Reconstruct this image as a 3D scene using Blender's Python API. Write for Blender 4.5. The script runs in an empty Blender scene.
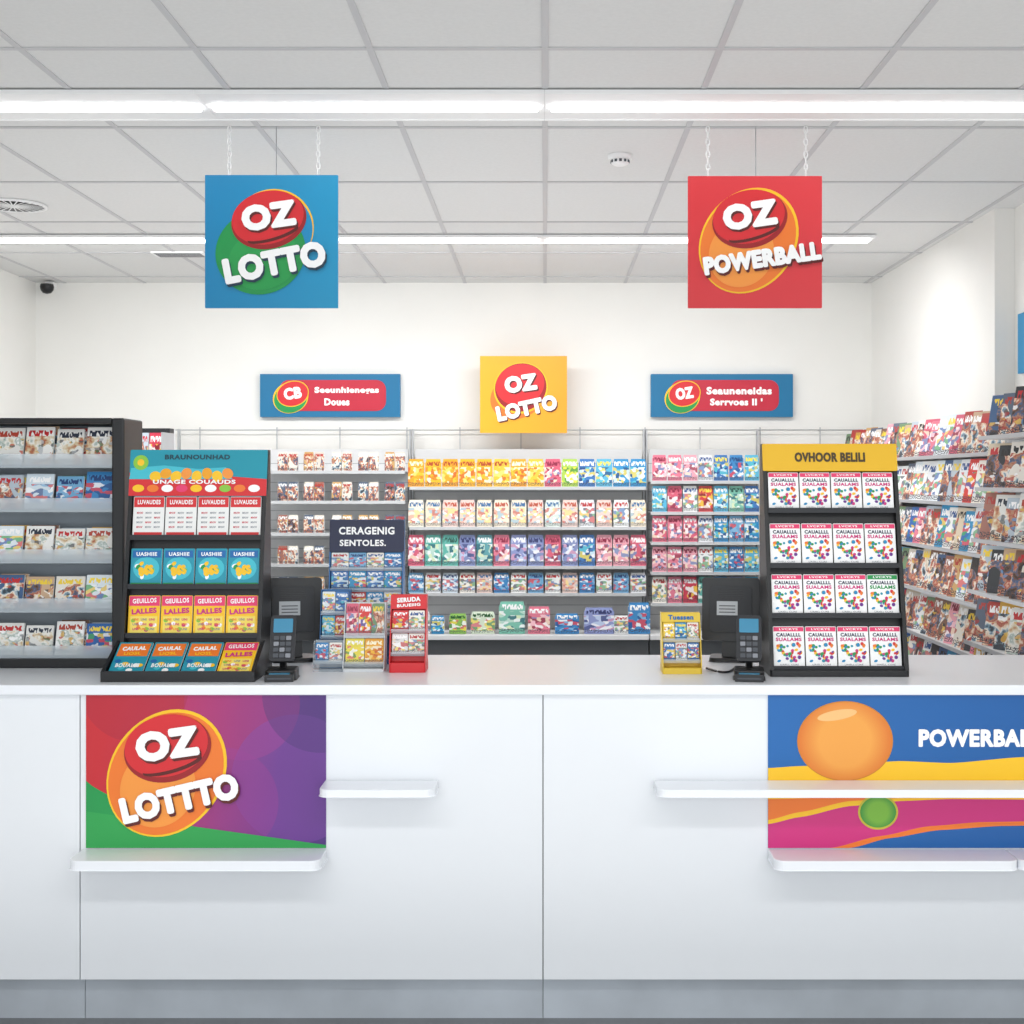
import bpy, math, random
from mathutils import Matrix, Vector
random.seed(7)
F=1340.0; CZ=1.6
def X(px,d): return (px-545)*d/F
def Z(py,d): return CZ-(py-480)*d/F
COL=bpy.context.scene.collection
R=math.radians
# ---------------------------------------------------------------- materials
def lin(h):
    h=h.lstrip('#'); o=[]
    for i in (0,2,4):
        c=int(h[i:i+2],16)/255
        o.append(c/12.92 if c<=.04045 else ((c+.055)/1.055)**2.4)
    return (o[0],o[1],o[2],1)
MC={}
def mat(name,hexc,rough=.5,metal=0,emit=0,spec=.5,noise=0,nscale=8):
    if name in MC: return MC[name]
    m=bpy.data.materials.new(name); m.use_nodes=True
    nt=m.node_tree; b=nt.nodes['Principled BSDF']
    b.inputs['Base Color'].default_value=lin(hexc)
    b.inputs['Roughness'].default_value=rough
    b.inputs['Metallic'].default_value=metal
    b.inputs['Specular IOR Level'].default_value=spec
    if emit:
        b.inputs['Emission Color'].default_value=lin(hexc)
        b.inputs['Emission Strength'].default_value=emit
    if noise:
        tc=nt.nodes.new('ShaderNodeTexCoord'); n=nt.nodes.new('ShaderNodeTexNoise')
        n.inputs['Scale'].default_value=nscale; n.inputs['Detail'].default_value=4
        nt.links.new(tc.outputs['Object'],n.inputs['Vector'])
        r=nt.nodes.new('ShaderNodeValToRGB')
        c=lin(hexc)
        r.color_ramp.elements[0].position=.3; r.color_ramp.elements[1].position=.7
        r.color_ramp.elements[0].color=tuple(v*(1-noise) for v in c[:3])+(1,)
        r.color_ramp.elements[1].color=tuple(min(1,v*(1+noise)) for v in c[:3])+(1,)
        nt.links.new(n.outputs['Fac'],r.inputs['Fac'])
        nt.links.new(r.outputs['Color'],b.inputs['Base Color'])
    MC[name]=m; return m
class G:
    def __init__(s,nt): s.nt=nt
    def link(s,a,i):
        if hasattr(a,'is_output') : s.nt.links.new(a,i)
        else: i.default_value=a
    def math(s,op,a,b=0.0,c=None):
        n=s.nt.nodes.new('ShaderNodeMath'); n.operation=op
        s.link(a,n.inputs[0]); s.link(b,n.inputs[1])
        if c is not None: s.link(c,n.inputs[2])
        return n.outputs[0]
    def comb(s,x,y,z=0.0):
        n=s.nt.nodes.new('ShaderNodeCombineXYZ')
        s.link(x,n.inputs[0]); s.link(y,n.inputs[1]); s.link(z,n.inputs[2]); return n.outputs[0]
    def ramp(s,fac,cols,pos=None,const=True):
        n=s.nt.nodes.new('ShaderNodeValToRGB'); cr=n.color_ramp
        if const: cr.interpolation='CONSTANT'
        k=len(cols)
        while len(cr.elements)<k: cr.elements.new(.5)
        for i,c in enumerate(cols):
            cr.elements[i].position=(i/k if const else i/max(1,k-1)) if pos is None else pos[i]
            cr.elements[i].color=lin(c)
        if k==1: cr.elements[1].color=lin(cols[0])
        s.nt.links.new(fac,n.inputs[0]); return n.outputs[0]
    def mix(s,f,a,b):
        n=s.nt.nodes.new('ShaderNodeMix'); n.data_type='RGBA'
        s.link(f,n.inputs[0]); s.link(a,n.inputs[6]); s.link(b,n.inputs[7]); return n.outputs[2]
    def noise(s,v,sc=1.0,det=1.0):
        n=s.nt.nodes.new('ShaderNodeTexNoise'); n.inputs['Scale'].default_value=sc; n.inputs['Detail'].default_value=det
        s.nt.links.new(v,n.inputs['Vector']); return n.outputs['Fac']
def print_mat(name,base,pal,titl,sx=7,sz=9,thr=.42,photo=None):
    """printed cover: random base colour, artwork area, optional photo-like area, title strokes, small print"""
    if name in MC: return MC[name]
    m=bpy.data.materials.new(name); m.use_nodes=True
    nt=m.node_tree; g=G(nt); b=nt.nodes['Principled BSDF']; b.inputs['Roughness'].default_value=.35
    tc=nt.nodes.new('ShaderNodeTexCoord'); sp=nt.nodes.new('ShaderNodeSeparateXYZ')
    nt.links.new(tc.outputs['Generated'],sp.inputs[0])
    oi=nt.nodes.new('ShaderNodeObjectInfo'); r=oi.outputs['Random']
    gx=sp.outputs[0]; gz=sp.outputs[2]
    basec=g.ramp(g.math('FRACT',g.math('MULTIPLY',r,7.3)),base)
    tit=g.ramp(g.math('FRACT',g.math('MULTIPLY',r,13.7)),titl)
    vx=g.math('MULTIPLY_ADD',gx,float(sx),g.math('MULTIPLY',r,141.0))
    vz=g.math('MULTIPLY_ADD',gz,float(sz),g.math('MULTIPLY',r,117.0))
    vec=g.comb(vx,vz)
    c=basec
    if photo:
        pv=g.comb(g.math('MULTIPLY_ADD',gx,2.6,g.math('MULTIPLY',r,61.0)),g.math('MULTIPLY_ADD',gz,3.2,g.math('MULTIPLY',r,33.0)))
        pn=g.noise(pv,1.0,3.0)
        pn=g.math('ADD',g.math('MULTIPLY_ADD',pn,2.4,-.95),g.math('MULTIPLY',g.math('FRACT',g.math('MULTIPLY',r,29.0)),.5))
        pc=g.ramp(pn,photo,None,False)
        pmk=g.math('MULTIPLY',g.math('LESS_THAN',gz,.76),g.math('GREATER_THAN',g.noise(g.comb(g.math('MULTIPLY_ADD',gx,1.6,g.math('MULTIPLY',r,81.0)),g.math('MULTIPLY',gz,1.7)),1.0,0.0),.38))
        c=g.mix(pmk,c,pc)
    vo=nt.nodes.new('ShaderNodeTexVoronoi'); vo.voronoi_dimensions='2D'; vo.inputs['Scale'].default_value=1
    vo.inputs['Randomness'].default_value=.85; vo.distance='CHEBYCHEV'
    nt.links.new(vec,vo.inputs['Vector'])
    s2=nt.nodes.new('ShaderNodeSeparateColor'); nt.links.new(vo.outputs['Color'],s2.inputs[0])
    picc=g.ramp(s2.outputs[0],pal)
    nz=g.noise(vec,.6,0.0)
    zmask=g.math('MULTIPLY',g.math('LESS_THAN',gz,.70),g.math('GREATER_THAN',gz,.14))
    pm=g.math('MULTIPLY',g.math('GREATER_THAN',nz,thr+(.16 if photo else 0)),zmask)
    c=g.mix(g.math('MULTIPLY',pm,.8),c,picc)
    n2=g.noise(g.comb(g.math('MULTIPLY_ADD',gx,15.0,g.math('MULTIPLY',r,23.0)),g.math('MULTIPLY',gz,7.0)),1.0,0.0)
    tm=g.math('MULTIPLY',g.math('GREATER_THAN',n2,.44),g.math('LESS_THAN',g.math('ABSOLUTE',g.math('SUBTRACT',gz,.83)),.08))
    tm=g.math('MULTIPLY',tm,g.math('LESS_THAN',g.math('ABSOLUTE',g.math('SUBTRACT',gx,.5)),.42))
    c=g.mix(tm,c,tit)
    n3=g.noise(g.comb(g.math('MULTIPLY_ADD',gx,26.0,g.math('MULTIPLY',r,9.0)),g.math('MULTIPLY',gz,34.0)),1.0,0.0)
    tm2=g.math('MULTIPLY',g.math('GREATER_THAN',n3,.52),g.math('LESS_THAN',g.math('ABSOLUTE',g.math('SUBTRACT',gz,.10)),.06))
    c=g.mix(tm2,c,lin('#3a3a44'))
    nt.links.new(c,b.inputs['Base Color'])
    MC[name]=m; return m
def acrylic(name,hexc,a=.25):
    if name in MC: return MC[name]
    m=bpy.data.materials.new(name); m.use_nodes=True; nt=m.node_tree
    b=nt.nodes['Principled BSDF']; b.inputs['Base Color'].default_value=lin(hexc); b.inputs['Roughness'].default_value=.08
    b.inputs['Alpha'].default_value=a; MC[name]=m; return m
def poster_mat(name,stops,pos,x0,x1,circles,tint):
    m=bpy.data.materials.new(name); m.use_nodes=True; nt=m.node_tree; g=G(nt); b=nt.nodes['Principled BSDF']
    b.inputs['Roughness'].default_value=.4
    tc=nt.nodes.new('ShaderNodeTexCoord'); sp=nt.nodes.new('ShaderNodeSeparateXYZ'); nt.links.new(tc.outputs['Object'],sp.inputs[0])
    fx=g.math('DIVIDE',g.math('SUBTRACT',g.math('MULTIPLY_ADD',sp.outputs[2],-.15,sp.outputs[0]),x0),x1-x0)
    c=g.ramp(fx,stops,pos,False)
    for (cx,cz,r,f,t) in circles:
        dx=g.math('SUBTRACT',sp.outputs[0],cx); dz=g.math('SUBTRACT',sp.outputs[2],cz)
        d=g.math('SQRT',g.math('ADD',g.math('MULTIPLY',dx,dx),g.math('MULTIPLY',dz,dz)))
        mk=g.math('MULTIPLY',g.math('LESS_THAN',d,r),f)
        c=g.mix(mk,c,lin(t))
    nt.links.new(c,b.inputs['Base Color']); MC[name]=m; return m

WALL=mat('wall_paint','#f0efeb',.8,noise=.012,nscale=3)
CEIL=mat('ceiling_tile','#e2e2e1',.9,noise=.02,nscale=60)
TBAR=mat('ceiling_grid_bar','#c6c6c8',.5)
FLOORM=mat('floor_vinyl','#6a6c6e',.35,noise=.1,nscale=6)
LITE=mat('light_lens','#ffffff',.4,emit=6)
HOUS=mat('light_housing','#f6f6f6',.5)
WHITE=mat('white_laminate','#edf0f4',.32,noise=.006,nscale=2)
WTOP=mat('white_worktop','#f1f4f9',.25)
GROOVE=mat('groove','#a3a6a9',.6)
STEEL=mat('brushed_steel','#c3cad2',.40,metal=.35,noise=.12,nscale=3)
BLACK=mat('black_plastic','#101114',.38)
BLK2=mat('black_satin','#24262b',.5)
GREYM=mat('grey_metal','#b4b6b9',.45,metal=.2)
PANEL=mat('shelf_back_grey','#d9dadb',.6)
SHELFW=mat('shelf_white','#e8e9ea',.5)
PAPER=mat('paper','#f3f3f1',.6)
CLEAR=acrylic('clear_acrylic','#dbe5ec',.34)
CHROME=mat('chain_metal','#f7f7f7',.4)
SW=mat('print_white','#ffffff',.4)
YEL=mat('print_yellow','#fbc61c',.4); RED=mat('print_red','#d8232b',.4); DRED=mat('print_dark_red','#9c1219',.4)
GRN=mat('print_green','#16964a',.4); ORG=mat('print_orange','#f07a26',.4); BLU=mat('print_blue','#0a8abf',.4)
DBL=mat('print_deep_blue','#0a67ab',.4); NAVY=mat('print_navy','#1d2344',.45); MAG=mat('print_magenta','#cf2a7c',.4)
TEAL=mat('print_teal','#1795ad',.4); PINK=mat('print_pink','#e8386f',.4); SHD=mat('print_shadow','#5c1512',.5)
SHB=mat('print_shadow_dark','#1c3a4e',.5); LORG=mat('print_light_orange','#f6983c',.4); CRIM=mat('print_crimson','#c41f3a',.4)
SREEN=mat('screen_teal','#3f86a8',.2,emit=.1); KEYG=mat('key_grey','#4b4f56',.5); PURP=mat('print_purple','#6a2b8e',.4)
LGRN=mat('print_lime','#8ac640',.4); AQUA=mat('print_aqua','#43bfd0')
NOTE=mat('print_grey_text','#8b8e96',.5)

PR={}
PH=['#26211f','#6d4a38','#3f5f86','#b98767','#a83c34','#e3c4a6','#f2ece2','#7fa0b4','#33404b']
def P(k):
    if k in PR: return PR[k]
    D={
     'gold':(['#f0b321','#e9a21e','#f1c03c'],['#f8dd7a','#d97d18','#fff5d8','#c9531e','#f5c030'],['#fff6d2','#a9431a']),
     'lime':(['#c5d64a','#a9cc50'],['#ffffff','#3d8c3e','#f0e04a'],['#ffffff','#206b35']),
     'blue':(['#2c8fc6','#3a76b8','#58b3d6'],['#ffffff','#123f7a','#e7d444','#58c0cf','#d9eef5'],['#ffffff','#f4e04a']),
     'pastel':(['#eadfcb','#e8cfc6','#d8e2da','#f1e9d8'],['#e2a48e','#9dbfd0','#f5d98a','#c65c54','#ffffff'],['#b8523b','#3f6fa0']),
     'teal':(['#5fb3a6','#7cc0ac','#5fa0a8'],['#ffffff','#c9e3d8','#1f5f73','#e9efc4'],['#ffffff','#24584f']),
     'violet':(['#8d98c9','#8390be','#aab4da'],['#ffffff','#c5d5ee','#39427c','#d79ab5'],['#ffffff','#2d3468']),
     'pink':(['#df7a90','#e9a3b0','#d65f78'],['#ffffff','#f7d0d8','#8c2340','#5d90bf','#f3e3c8'],['#ffffff','#8c1c3e']),
     'red':(['#cf3f40','#c83950'],['#ffffff','#f4cf49','#7b1420','#e9e4da'],['#ffffff','#ffe14d']),
     'white':(['#eef0ef','#e6e9ec','#f3efe6'],['#3f77b5','#c93d3d','#e8c343','#59a568','#dfe3e6','#28334d'],['#b72a2e','#27508f']),
     'mag':(['#c9a98a','#d9cbb3','#7d5c4a','#b7c4cf','#b5382f','#3d5f8a','#e8e3da','#d1a244','#2f3338','#6e8f6a'],['#efe7da','#6b4a38','#c58a5d','#2e3338','#b63a34','#e9c35a','#5c8fc0','#ffffff'],['#ffffff','#c3262c','#f2d13d','#222222']),
     'news':(['#f0efec','#e6e5e1'],['#c94a35','#d9a93e','#4a6c3c','#8a8f94','#b7bbc0','#40474e','#e2dfd6'],['#c3272b','#222c3e','#b3402f']),
     'snack':(['#d8d1c6','#a06a5c','#59667a','#e4dfd3','#c9a26a'],['#a8332e','#e0b548','#2f5d86','#efece4','#5c3a2c'],['#ffffff','#b3372f']),
     'promo':(['#2166b0','#d73a35','#e6eff4','#2b94c4'],['#f6cf3d','#ffffff','#e0393a','#2a62ad','#48a857'],['#ffffff','#ffe04c']),
     'yelblue':(['#f2cf35','#2b6fb2'],['#ffffff','#1c55a0','#f5d63d','#d93a36'],['#173f80','#ffffff']),
     'redbook':(['#d7262b','#e2e2e0'],['#ffffff','#c41f26','#f0d350','#7a8a92'],['#ffffff','#b31c22']),
     'greenyel':(['#8fbf5c','#e9d84a','#d8e6d0'],['#ffffff','#3f8a4a','#f0d84a','#d9536f'],['#1f5a2c','#ffffff']),
     'bluecard':(['#3a87c2','#d9e6ef','#6fa9d0'],['#ffffff','#1f4f8f','#d93a36','#86b8dc'],['#ffffff','#173c74']),
    }[k]
    if k in('mag','news','snack'):
        PR[k]=print_mat('goods_'+k,D[0],D[1],D[2],6,10,.46,PH if k!='news' else ['#5d6468','#b7673f','#d8c7a4','#f3f0ea','#a8b8b0','#ffffff'])
    else: PR[k]=print_mat('goods_'+k,D[0],D[1],D[2],5,10,.42)
    return PR[k]

# ---------------------------------------------------------------- mesh builder
_tc={}
def tgeo(s,bold):
    k=(s,bold)
    if k in _tc: return _tc[k]
    c=bpy.data.curves.new('t','FONT'); c.body=s; c.size=1; c.offset=bold; c.resolution_u=3; c.align_x='CENTER'
    c.space_character=1.06+bold*1.6
    o=bpy.data.objects.new('t',c); COL.objects.link(o)
    dg=bpy.context.evaluated_depsgraph_get(); dg.update()
    me=bpy.data.meshes.new_from_object(o.evaluated_get(dg))
    vs=[v.co.copy() for v in me.vertices]; fs=[list(p.vertices) for p in me.polygons]
    x0=min(v.x for v in vs);x1=max(v.x for v in vs);y0=min(v.y for v in vs);y1=max(v.y for v in vs)
    vs=[((v.x-(x0+x1)/2)/(x1-x0),(v.y-(y0+y1)/2)/(y1-y0)) for v in vs]
    bpy.data.objects.remove(o); bpy.data.curves.remove(c); bpy.data.meshes.remove(me)
    _tc[k]=(vs,fs); return _tc[k]
def rrect(x0,x1,z0,z1,r,n=5,corners=(1,1,1,1)):
    pts=[]
    for ci,(cx,cz,a) in enumerate(((x1-r,z1-r,0),(x0+r,z1-r,90),(x0+r,z0+r,180),(x1-r,z0+r,270))):
        if corners[ci]:
            for i in range(n+1):
                t=R(a+90*i/n); pts.append((cx+r*math.cos(t),cz+r*math.sin(t)))
        else:
            pts.append(((x1 if ci in(0,3) else x0),(z1 if ci in(0,1) else z0)))
    return pts
class MB:
    def __init__(s): s.v=[];s.f=[];s.mi=[];s.mats=[];s.sm=[]
    def add(s,vs,fs,m,M=None,smooth=False):
        b=len(s.v)
        for p in vs:
            p=Vector(p); s.v.append(M@p if M is not None else p)
        if m not in s.mats: s.mats.append(m)
        i=s.mats.index(m)
        for f in fs: s.f.append([b+k for k in f]); s.mi.append(i); s.sm.append(smooth)
        return s
    def box(s,x0,x1,y0,y1,z0,z1,m,M=None,front=None):
        vs=[(x0,y0,z0),(x1,y0,z0),(x1,y1,z0),(x0,y1,z0),(x0,y0,z1),(x1,y0,z1),(x1,y1,z1),(x0,y1,z1)]
        fs=[(3,2,1,0),(4,5,6,7),(1,2,6,5),(2,3,7,6),(3,0,4,7)]
        if front is None: fs.append((0,1,5,4)); return s.add(vs,fs,m,M)
        s.add(vs,fs,m,M)
        s.add(vs,[(0,1,5,4)],front,M); return s
    def prism(s,poly,a0,a1,m,plane='xz',M=None,front=None):
        n=len(poly)
        def mk(p,a):
            return (p[0],a,p[1]) if plane=='xz' else ((p[0],p[1],a) if plane=='xy' else (a,p[0],p[1]))
        vs=[mk(p,a0) for p in poly]+[mk(p,a1) for p in poly]
        fs=[list(range(n,2*n))]+[(i,(i+1)%n,n+(i+1)%n,n+i) for i in range(n)]
        if front is None: fs.append(list(range(n))); return s.add(vs,fs,m,M)
        s.add(vs,fs,m,M); s.add(vs[:n],[list(range(n))],front,M); return s
    def ell(s,cx,cz,rx,rz,y,m,ang=0,t=.0006,M=None,n=48):
        a=R(ang); ps=[]
        for i in range(n):
            u=rx*math.cos(2*math.pi*i/n); w=rz*math.sin(2*math.pi*i/n)
            ps.append((cx+u*math.cos(a)-w*math.sin(a),cz+u*math.sin(a)+w*math.cos(a)))
        return s.prism(ps,y,y+t,m,'xz',M)
    def text(s,t,cx,cz,w,h,y,m,ang=0,bold=.02,M=None,shear=0,fat=0,nf=8):
        vs,fs=tgeo(t,bold); a=R(ang)
        offs=[(0,0)]
        if fat:
            w-=2*fat*h; hh=h; h=h-2*fat*hh
            offs=[(fat*hh*math.cos(2*math.pi*i/nf),fat*hh*math.sin(2*math.pi*i/nf)) for i in range(nf)]+[(0,0)]
        for k_,(ox,oz) in enumerate(offs):
            o=[]
            for (u,v) in vs:
                u,v=u*w+shear*v*h+ox,v*h+oz
                o.append((cx+u*math.cos(a)-v*math.sin(a),y-k_*.00004,cz+u*math.sin(a)+v*math.cos(a)))
            s.add(o,fs,m,M)
        return s
    def strip(s,xs,zt,zb,y,m,lo=-1e9,hi=1e9):
        vs=[];fs=[]
        cl=lambda v:max(lo,min(hi,v))
        for x in xs: vs+= [(x,y,cl(zb(x))),(x,y,cl(zt(x)))]
        for i in range(len(xs)-1): fs.append((2*i,2*i+2,2*i+3,2*i+1))
        return s.add(vs,fs,m)
    def tube(s,pts,r,m,n=8,closed=False,M=None):
        pts=[Vector(p) for p in pts]; k=len(pts); vs=[];fs=[]
        for i,p in enumerate(pts):
            if closed: t=(pts[(i+1)%k]-pts[i-1])
            else: t=pts[min(i+1,k-1)]-pts[max(i-1,0)]
            t.normalize(); u=t.orthogonal() if abs(t.y)>.9 else t.cross(Vector((0,1,0))); u.normalize(); w=t.cross(u)
            for j in range(n):
                a=2*math.pi*j/n; vs.append(p+u*r*math.cos(a)+w*r*math.sin(a))
        for i in range(k if closed else k-1):
            for j in range(n):
                a=i*n+j; b=i*n+(j+1)%n; c=((i+1)%k)*n+(j+1)%n; d=((i+1)%k)*n+j; fs.append((a,b,c,d))
        if not closed: fs+=[list(range(n)),list(range((k-1)*n,k*n))]
        return s.add(vs,fs,m,M,True)
    def lathe(s,prof,m,c=(0,0,0),n=32,M=None,smooth=True,cap=True):
        vs=[];fs=[];k=len(prof)
        for (r,z) in prof:
            for j in range(n):
                a=2*math.pi*j/n; vs.append((c[0]+r*math.cos(a),c[1]+r*math.sin(a),c[2]+z))
        for i in range(k-1):
            for j in range(n): fs.append((i*n+j,i*n+(j+1)%n,(i+1)*n+(j+1)%n,(i+1)*n+j))
        if cap: fs+=[list(range(n)),list(range((k-1)*n,k*n))]
        return s.add(vs,fs,m,M,smooth)
    def mesh(s,name):
        me=bpy.data.meshes.new(name); me.from_pydata([tuple(v) for v in s.v],[],s.f)
        for m in s.mats: me.materials.append(m)
        for i,p in enumerate(me.polygons): p.material_index=s.mi[i]; p.use_smooth=s.sm[i]
        me.update(); return me
def meta(o,label=None,cat=None,group=None,kind=None):
    if label:o['label']=label
    if cat:o['category']=cat
    if group:o['group']=group
    if kind:o['kind']=kind
def mkobj(name,data,loc=(0,0,0),rot=(0,0,0),parent=None,bevel=0,**k):
    o=bpy.data.objects.new(name,data.mesh(name) if isinstance(data,MB) else data)
    o.location=loc; o.rotation_euler=rot; COL.objects.link(o)
    if parent: o.parent=parent
    if bevel:
        b=o.modifiers.new('bevel','BEVEL'); b.width=bevel; b.segments=2; b.limit_method='ANGLE'; b.angle_limit=R(50)
    meta(o,**k); return o
def root(name,loc,label,cat,group=None,rot=(0,0,0)):
    return mkobj(name,None,loc,rot,label=label,cat=cat,group=group)
def struct(name,mb,label): return mkobj(name,mb,label=label,cat='room',kind='structure')

# ---------------------------------------------------------------- room
H=3.08; YB=10.05; XL=-3.82; XR=2.45; XN=2.56; Y0=-2.5
struct('floor',MB().box(XL-.1,XN+.1,Y0,YB+.1,-.1,0,FLOORM),'dark grey smooth shop floor')
c=MB().box(XL-.1,XN+.1,Y0,YB+.1,H,H+.1,CEIL)
k=-7
while k*.6<XN:
    x=k*.6
    if x>XL: c.box(x-.012,x+.012,Y0,YB,H-.004,H-.0002,TBAR)
    k+=1
y=4.59-1.03*6
while y<YB:
    c.box(XL,XN,y-.012,y+.012,H-.005,H-.0002,TBAR); y+=1.03
struct('ceiling',c,'suspended ceiling of pale grey tiles with grid bars')
struct('wall_back',MB().box(XL-.1,XN+.1,YB,YB+.1,0,H,WALL),'plain off-white painted wall')
struct('wall_left',MB().box(XL-.1,XL,Y0,YB,0,H,WALL),'plain off-white painted side wall')
struct('wall_right',MB().box(XN,XN+.1,Y0,YB,0,H,WALL).box(XR,XN,7.3,YB,0,H,WALL),'off-white side wall with shallow projecting pier')

# ---------------------------------------------------------------- ceiling fixtures
def lightrow(yc,segs,hw,lw,lab,grp=None):
    for i_,(x0,x1) in enumerate(segs):
        r=root('linear_ceiling_light',((x0+x1)/2,yc,H-.006),lab,'ceiling light',grp)
        L=(x1-x0)/2; m_=(x0+x1)/2
        a=(segs[i_-1][1]+x0)/2+.0005-m_ if i_ else -L-.02
        b=(segs[i_+1][0]+x1)/2-.0005-m_ if i_<len(segs)-1 else L+.02
        mkobj('housing',MB().box(a,b,-hw,hw,-.012,0,HOUS).box(a,b,-hw-.012,-hw-.0002,-.016,0,HOUS).box(a,b,hw+.0002,hw+.012,-.016,0,HOUS),parent=r)
        mkobj('light_lens',MB().prism(rrect(-L,L,-lw,lw,.01),-.022,-.0122,LITE,'xy'),parent=r)
yf=5.25
lightrow(yf,[(X(-330,yf),X(-140,yf)),(X(-128,yf),X(200,yf)),(X(213,yf),X(538,yf)),(X(551,yf),X(1040,yf)),(X(1052,yf),X(1160,yf))],.18,.036,'long white linear ceiling light with glowing lens',grp='front row of linear ceiling lights')
yb=8.16
lightrow(yb,[(X(-60,yb),X(205,yb)),(X(213,yb),X(332,yb)),(X(340,yb),X(537,yb)),(X(549,yb),X(690,yb)),(X(698,yb),X(869,yb))],.10,.05,'slim white linear ceiling light with glowing lens',grp='rear row of linear ceiling lights')
# smoke detector
ys=6.10
sd=root('smoke_detector',(X(620,ys),ys,H),'round white smoke detector on ceiling tile','smoke detector')
mkobj('base',MB().lathe([(.055,-.001),(.055,-.018),(.049,-.022)],HOUS),parent=sd)
mkobj('sensor_head',MB().lathe([(.043,-.0225),(.040,-.040),(.026,-.048),(.004,-.049)],HOUS),parent=sd)
sl=MB()
for i in range(12):
    a=2*math.pi*i/12
    sl.box(.0415,.0435,-.006,.006,-.038,-.026,KEYG,M=Matrix.Rotation(a,4,'Z'))
mkobj('sensor_slots',sl,parent=sd)
# round diffuser
yv=7.2; v=root('round_air_vent',(X(13,yv),yv,H-.001),'round white ceiling air diffuser with dark slots','air vent')
mkobj('outer_ring',MB().lathe([(.175,-.001),(.175,-.010),(.160,-.012),(.158,-.004)],HOUS,cap=False),parent=v)
vv=MB().lathe([(.157,-.0045),(.157,-.006)],BLACK)
for i in range(24):
    vv.box(.03,.155,-.003,.003,-.009,-.0065,HOUS,M=Matrix.Rotation(2*math.pi*i/24,4,'Z'))
vv.lathe([(.03,-.006),(.03,-.012),(.003,-.013)],HOUS)
mkobj('vane',vv,parent=v)
yv=8.75; v=MB().prism(rrect(-.17,.17,-.09,.09,.01),-.012,-.001,HOUS,'xy')
for i in range(9): v.box(-.15,.15,-.075+i*.018,-.071+i*.018,-.0135,-.0122,KEYG)
mkobj('ceiling_air_grille',v,loc=(X(180,yv),yv,H),label='small white rectangular ceiling grille with slats',cat='air vent')
# security camera
sc=root('security_camera',(X(46,9.9),9.95,H-.03),'small dark dome security camera near wall corner','security camera')
mkobj('bracket',MB().box(-.03,.03,.0,.095,-.02,.025,HOUS),parent=sc,bevel=.005)
mkobj('dome',MB().lathe([(.045,.0),(.05,-.02),(.045,-.045),(.03,-.065),(.004,-.072)],BLACK,c=(0,-.03,.0)),parent=sc)

# ---------------------------------------------------------------- emblem
def emblem(parent,cx,cz,s,word,y,style='green',ww=.95,wh=.24,wa=12,wc=(.04,-.22),shd=SHB,oz='OZ',bigr=1.0):
    e=MB(); q=.0009
    if style=='green':
        e.ell(cx+.03*s,cz+.11*s,.40*s,.38*s,y,YEL,35); e.ell(cx+.04*s,cz+.10*s,.378*s,.36*s,y-q,BLU,35)
        e.ell(cx-.08*s,cz-.10*s,.43*s,.40*s,y-2*q,GRN,20); e.ell(cx-.05*s,cz-.17*s,.34*s,.28*s,y-3*q,mat('print_mid_green','#239e4e'),20)
    else:
        e.ell(cx-.01*s,cz,.44*s*bigr,.53*s*bigr,y,YEL,-36); e.ell(cx-.015*s,cz-.005*s,.42*s*bigr,.51*s*bigr,y-q,ORG,-36)
        e.ell(cx-.08*s,cz-.12*s,.30*s,.33*s,y-3*q,LORG,-32)
    e.ell(cx+.0*s,cz+.20*s,.36*s,.27*s,y-4*q,DRED,14); e.ell(cx-.01*s,cz+.225*s,.345*s,.25*s,y-5*q,RED,14)
    e.ell(cx+.04*s,cz+.065*s,.25*s,.06*s,y-6*q,SHD,16); e.ell(cx+.02*s,cz+.095*s,.26*s,.065*s,y-7*q,RED,16)
    mkobj('emblem',e,parent=parent)
    mkobj('lettering',MB().text(oz,cx+.015*s,cz+.218*s,.52*s,.25*s,y-8*q,SHD,8,.02,fat=.06).text(oz,cx,cz+.24*s,.52*s,.25*s,y-9*q,SW,8,.02,fat=.06),parent=parent)
    wx,wz=cx+wc[0]*s,cz+wc[1]*s
    mkobj('lettering',MB().text(word,wx+.014*s,wz-.024*s,ww*s,wh*s,y-8*q,shd,wa,.02,fat=.06).text(word,wx,wz,ww*s,wh*s,y-9*q,SW,wa,.02,fat=.06),parent=parent)

def grad(name,a,b,x0,x1):
    return poster_mat(name,[a,b],[0,1],x0,x1,[],None)
def chain(L):
    c=MB(); n=int(L/.024); st=L/n
    for i in range(n):
        z=st*(i+.5); pts=[]
        for j in range(10):
            a=2*math.pi*j/10; u=.0075*math.cos(a); w=(st*.62)*math.sin(a)
            pts.append((u,0,z+w) if i%2 else (u*.3,u,z+w))
        c.tube(pts,.0027,CHROME,6,True)
    return c
def hsign(px0,px1,py0,py1,d,m,label,fn,chains,wire):
    x0,x1,z0,z1=X(px0,d),X(px1,d),Z(py1,d),Z(py0,d); w=(x1-x0)/2;h=z1-z0
    r=root('hanging_sign',((x0+x1)/2,d,z0),label,'sign')
    mkobj('panel',MB().prism(rrect(-w,w,0,h,.003),0,.012,m),parent=r)
    fn(r,w,h)
    L=H-.006-z1
    for px in chains:
        mkobj('chain',chain(L),loc=(X(px,d)-(x0+x1)/2,.006,h),parent=r)
    mkobj('wire',MB().tube([(0,.006,h-.001),(0,.006,h+L)],.002,GREYM),loc=(X(wire,d)-(x0+x1)/2,0,0),parent=r)
    return r
yS=5.58
hsign(205,338,175,308,yS,grad('sign_blue','#0984b8','#129cca',-.3,.45),'square blue hanging sign with red, yellow and green emblem',
   lambda r,w,h: emblem(r,-.01,h*.50,.44,'LOTTO',-.0015,'green',ww=.98,wh=.25,wa=11,wc=(.055,-.20)),(229,318),276)
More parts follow.
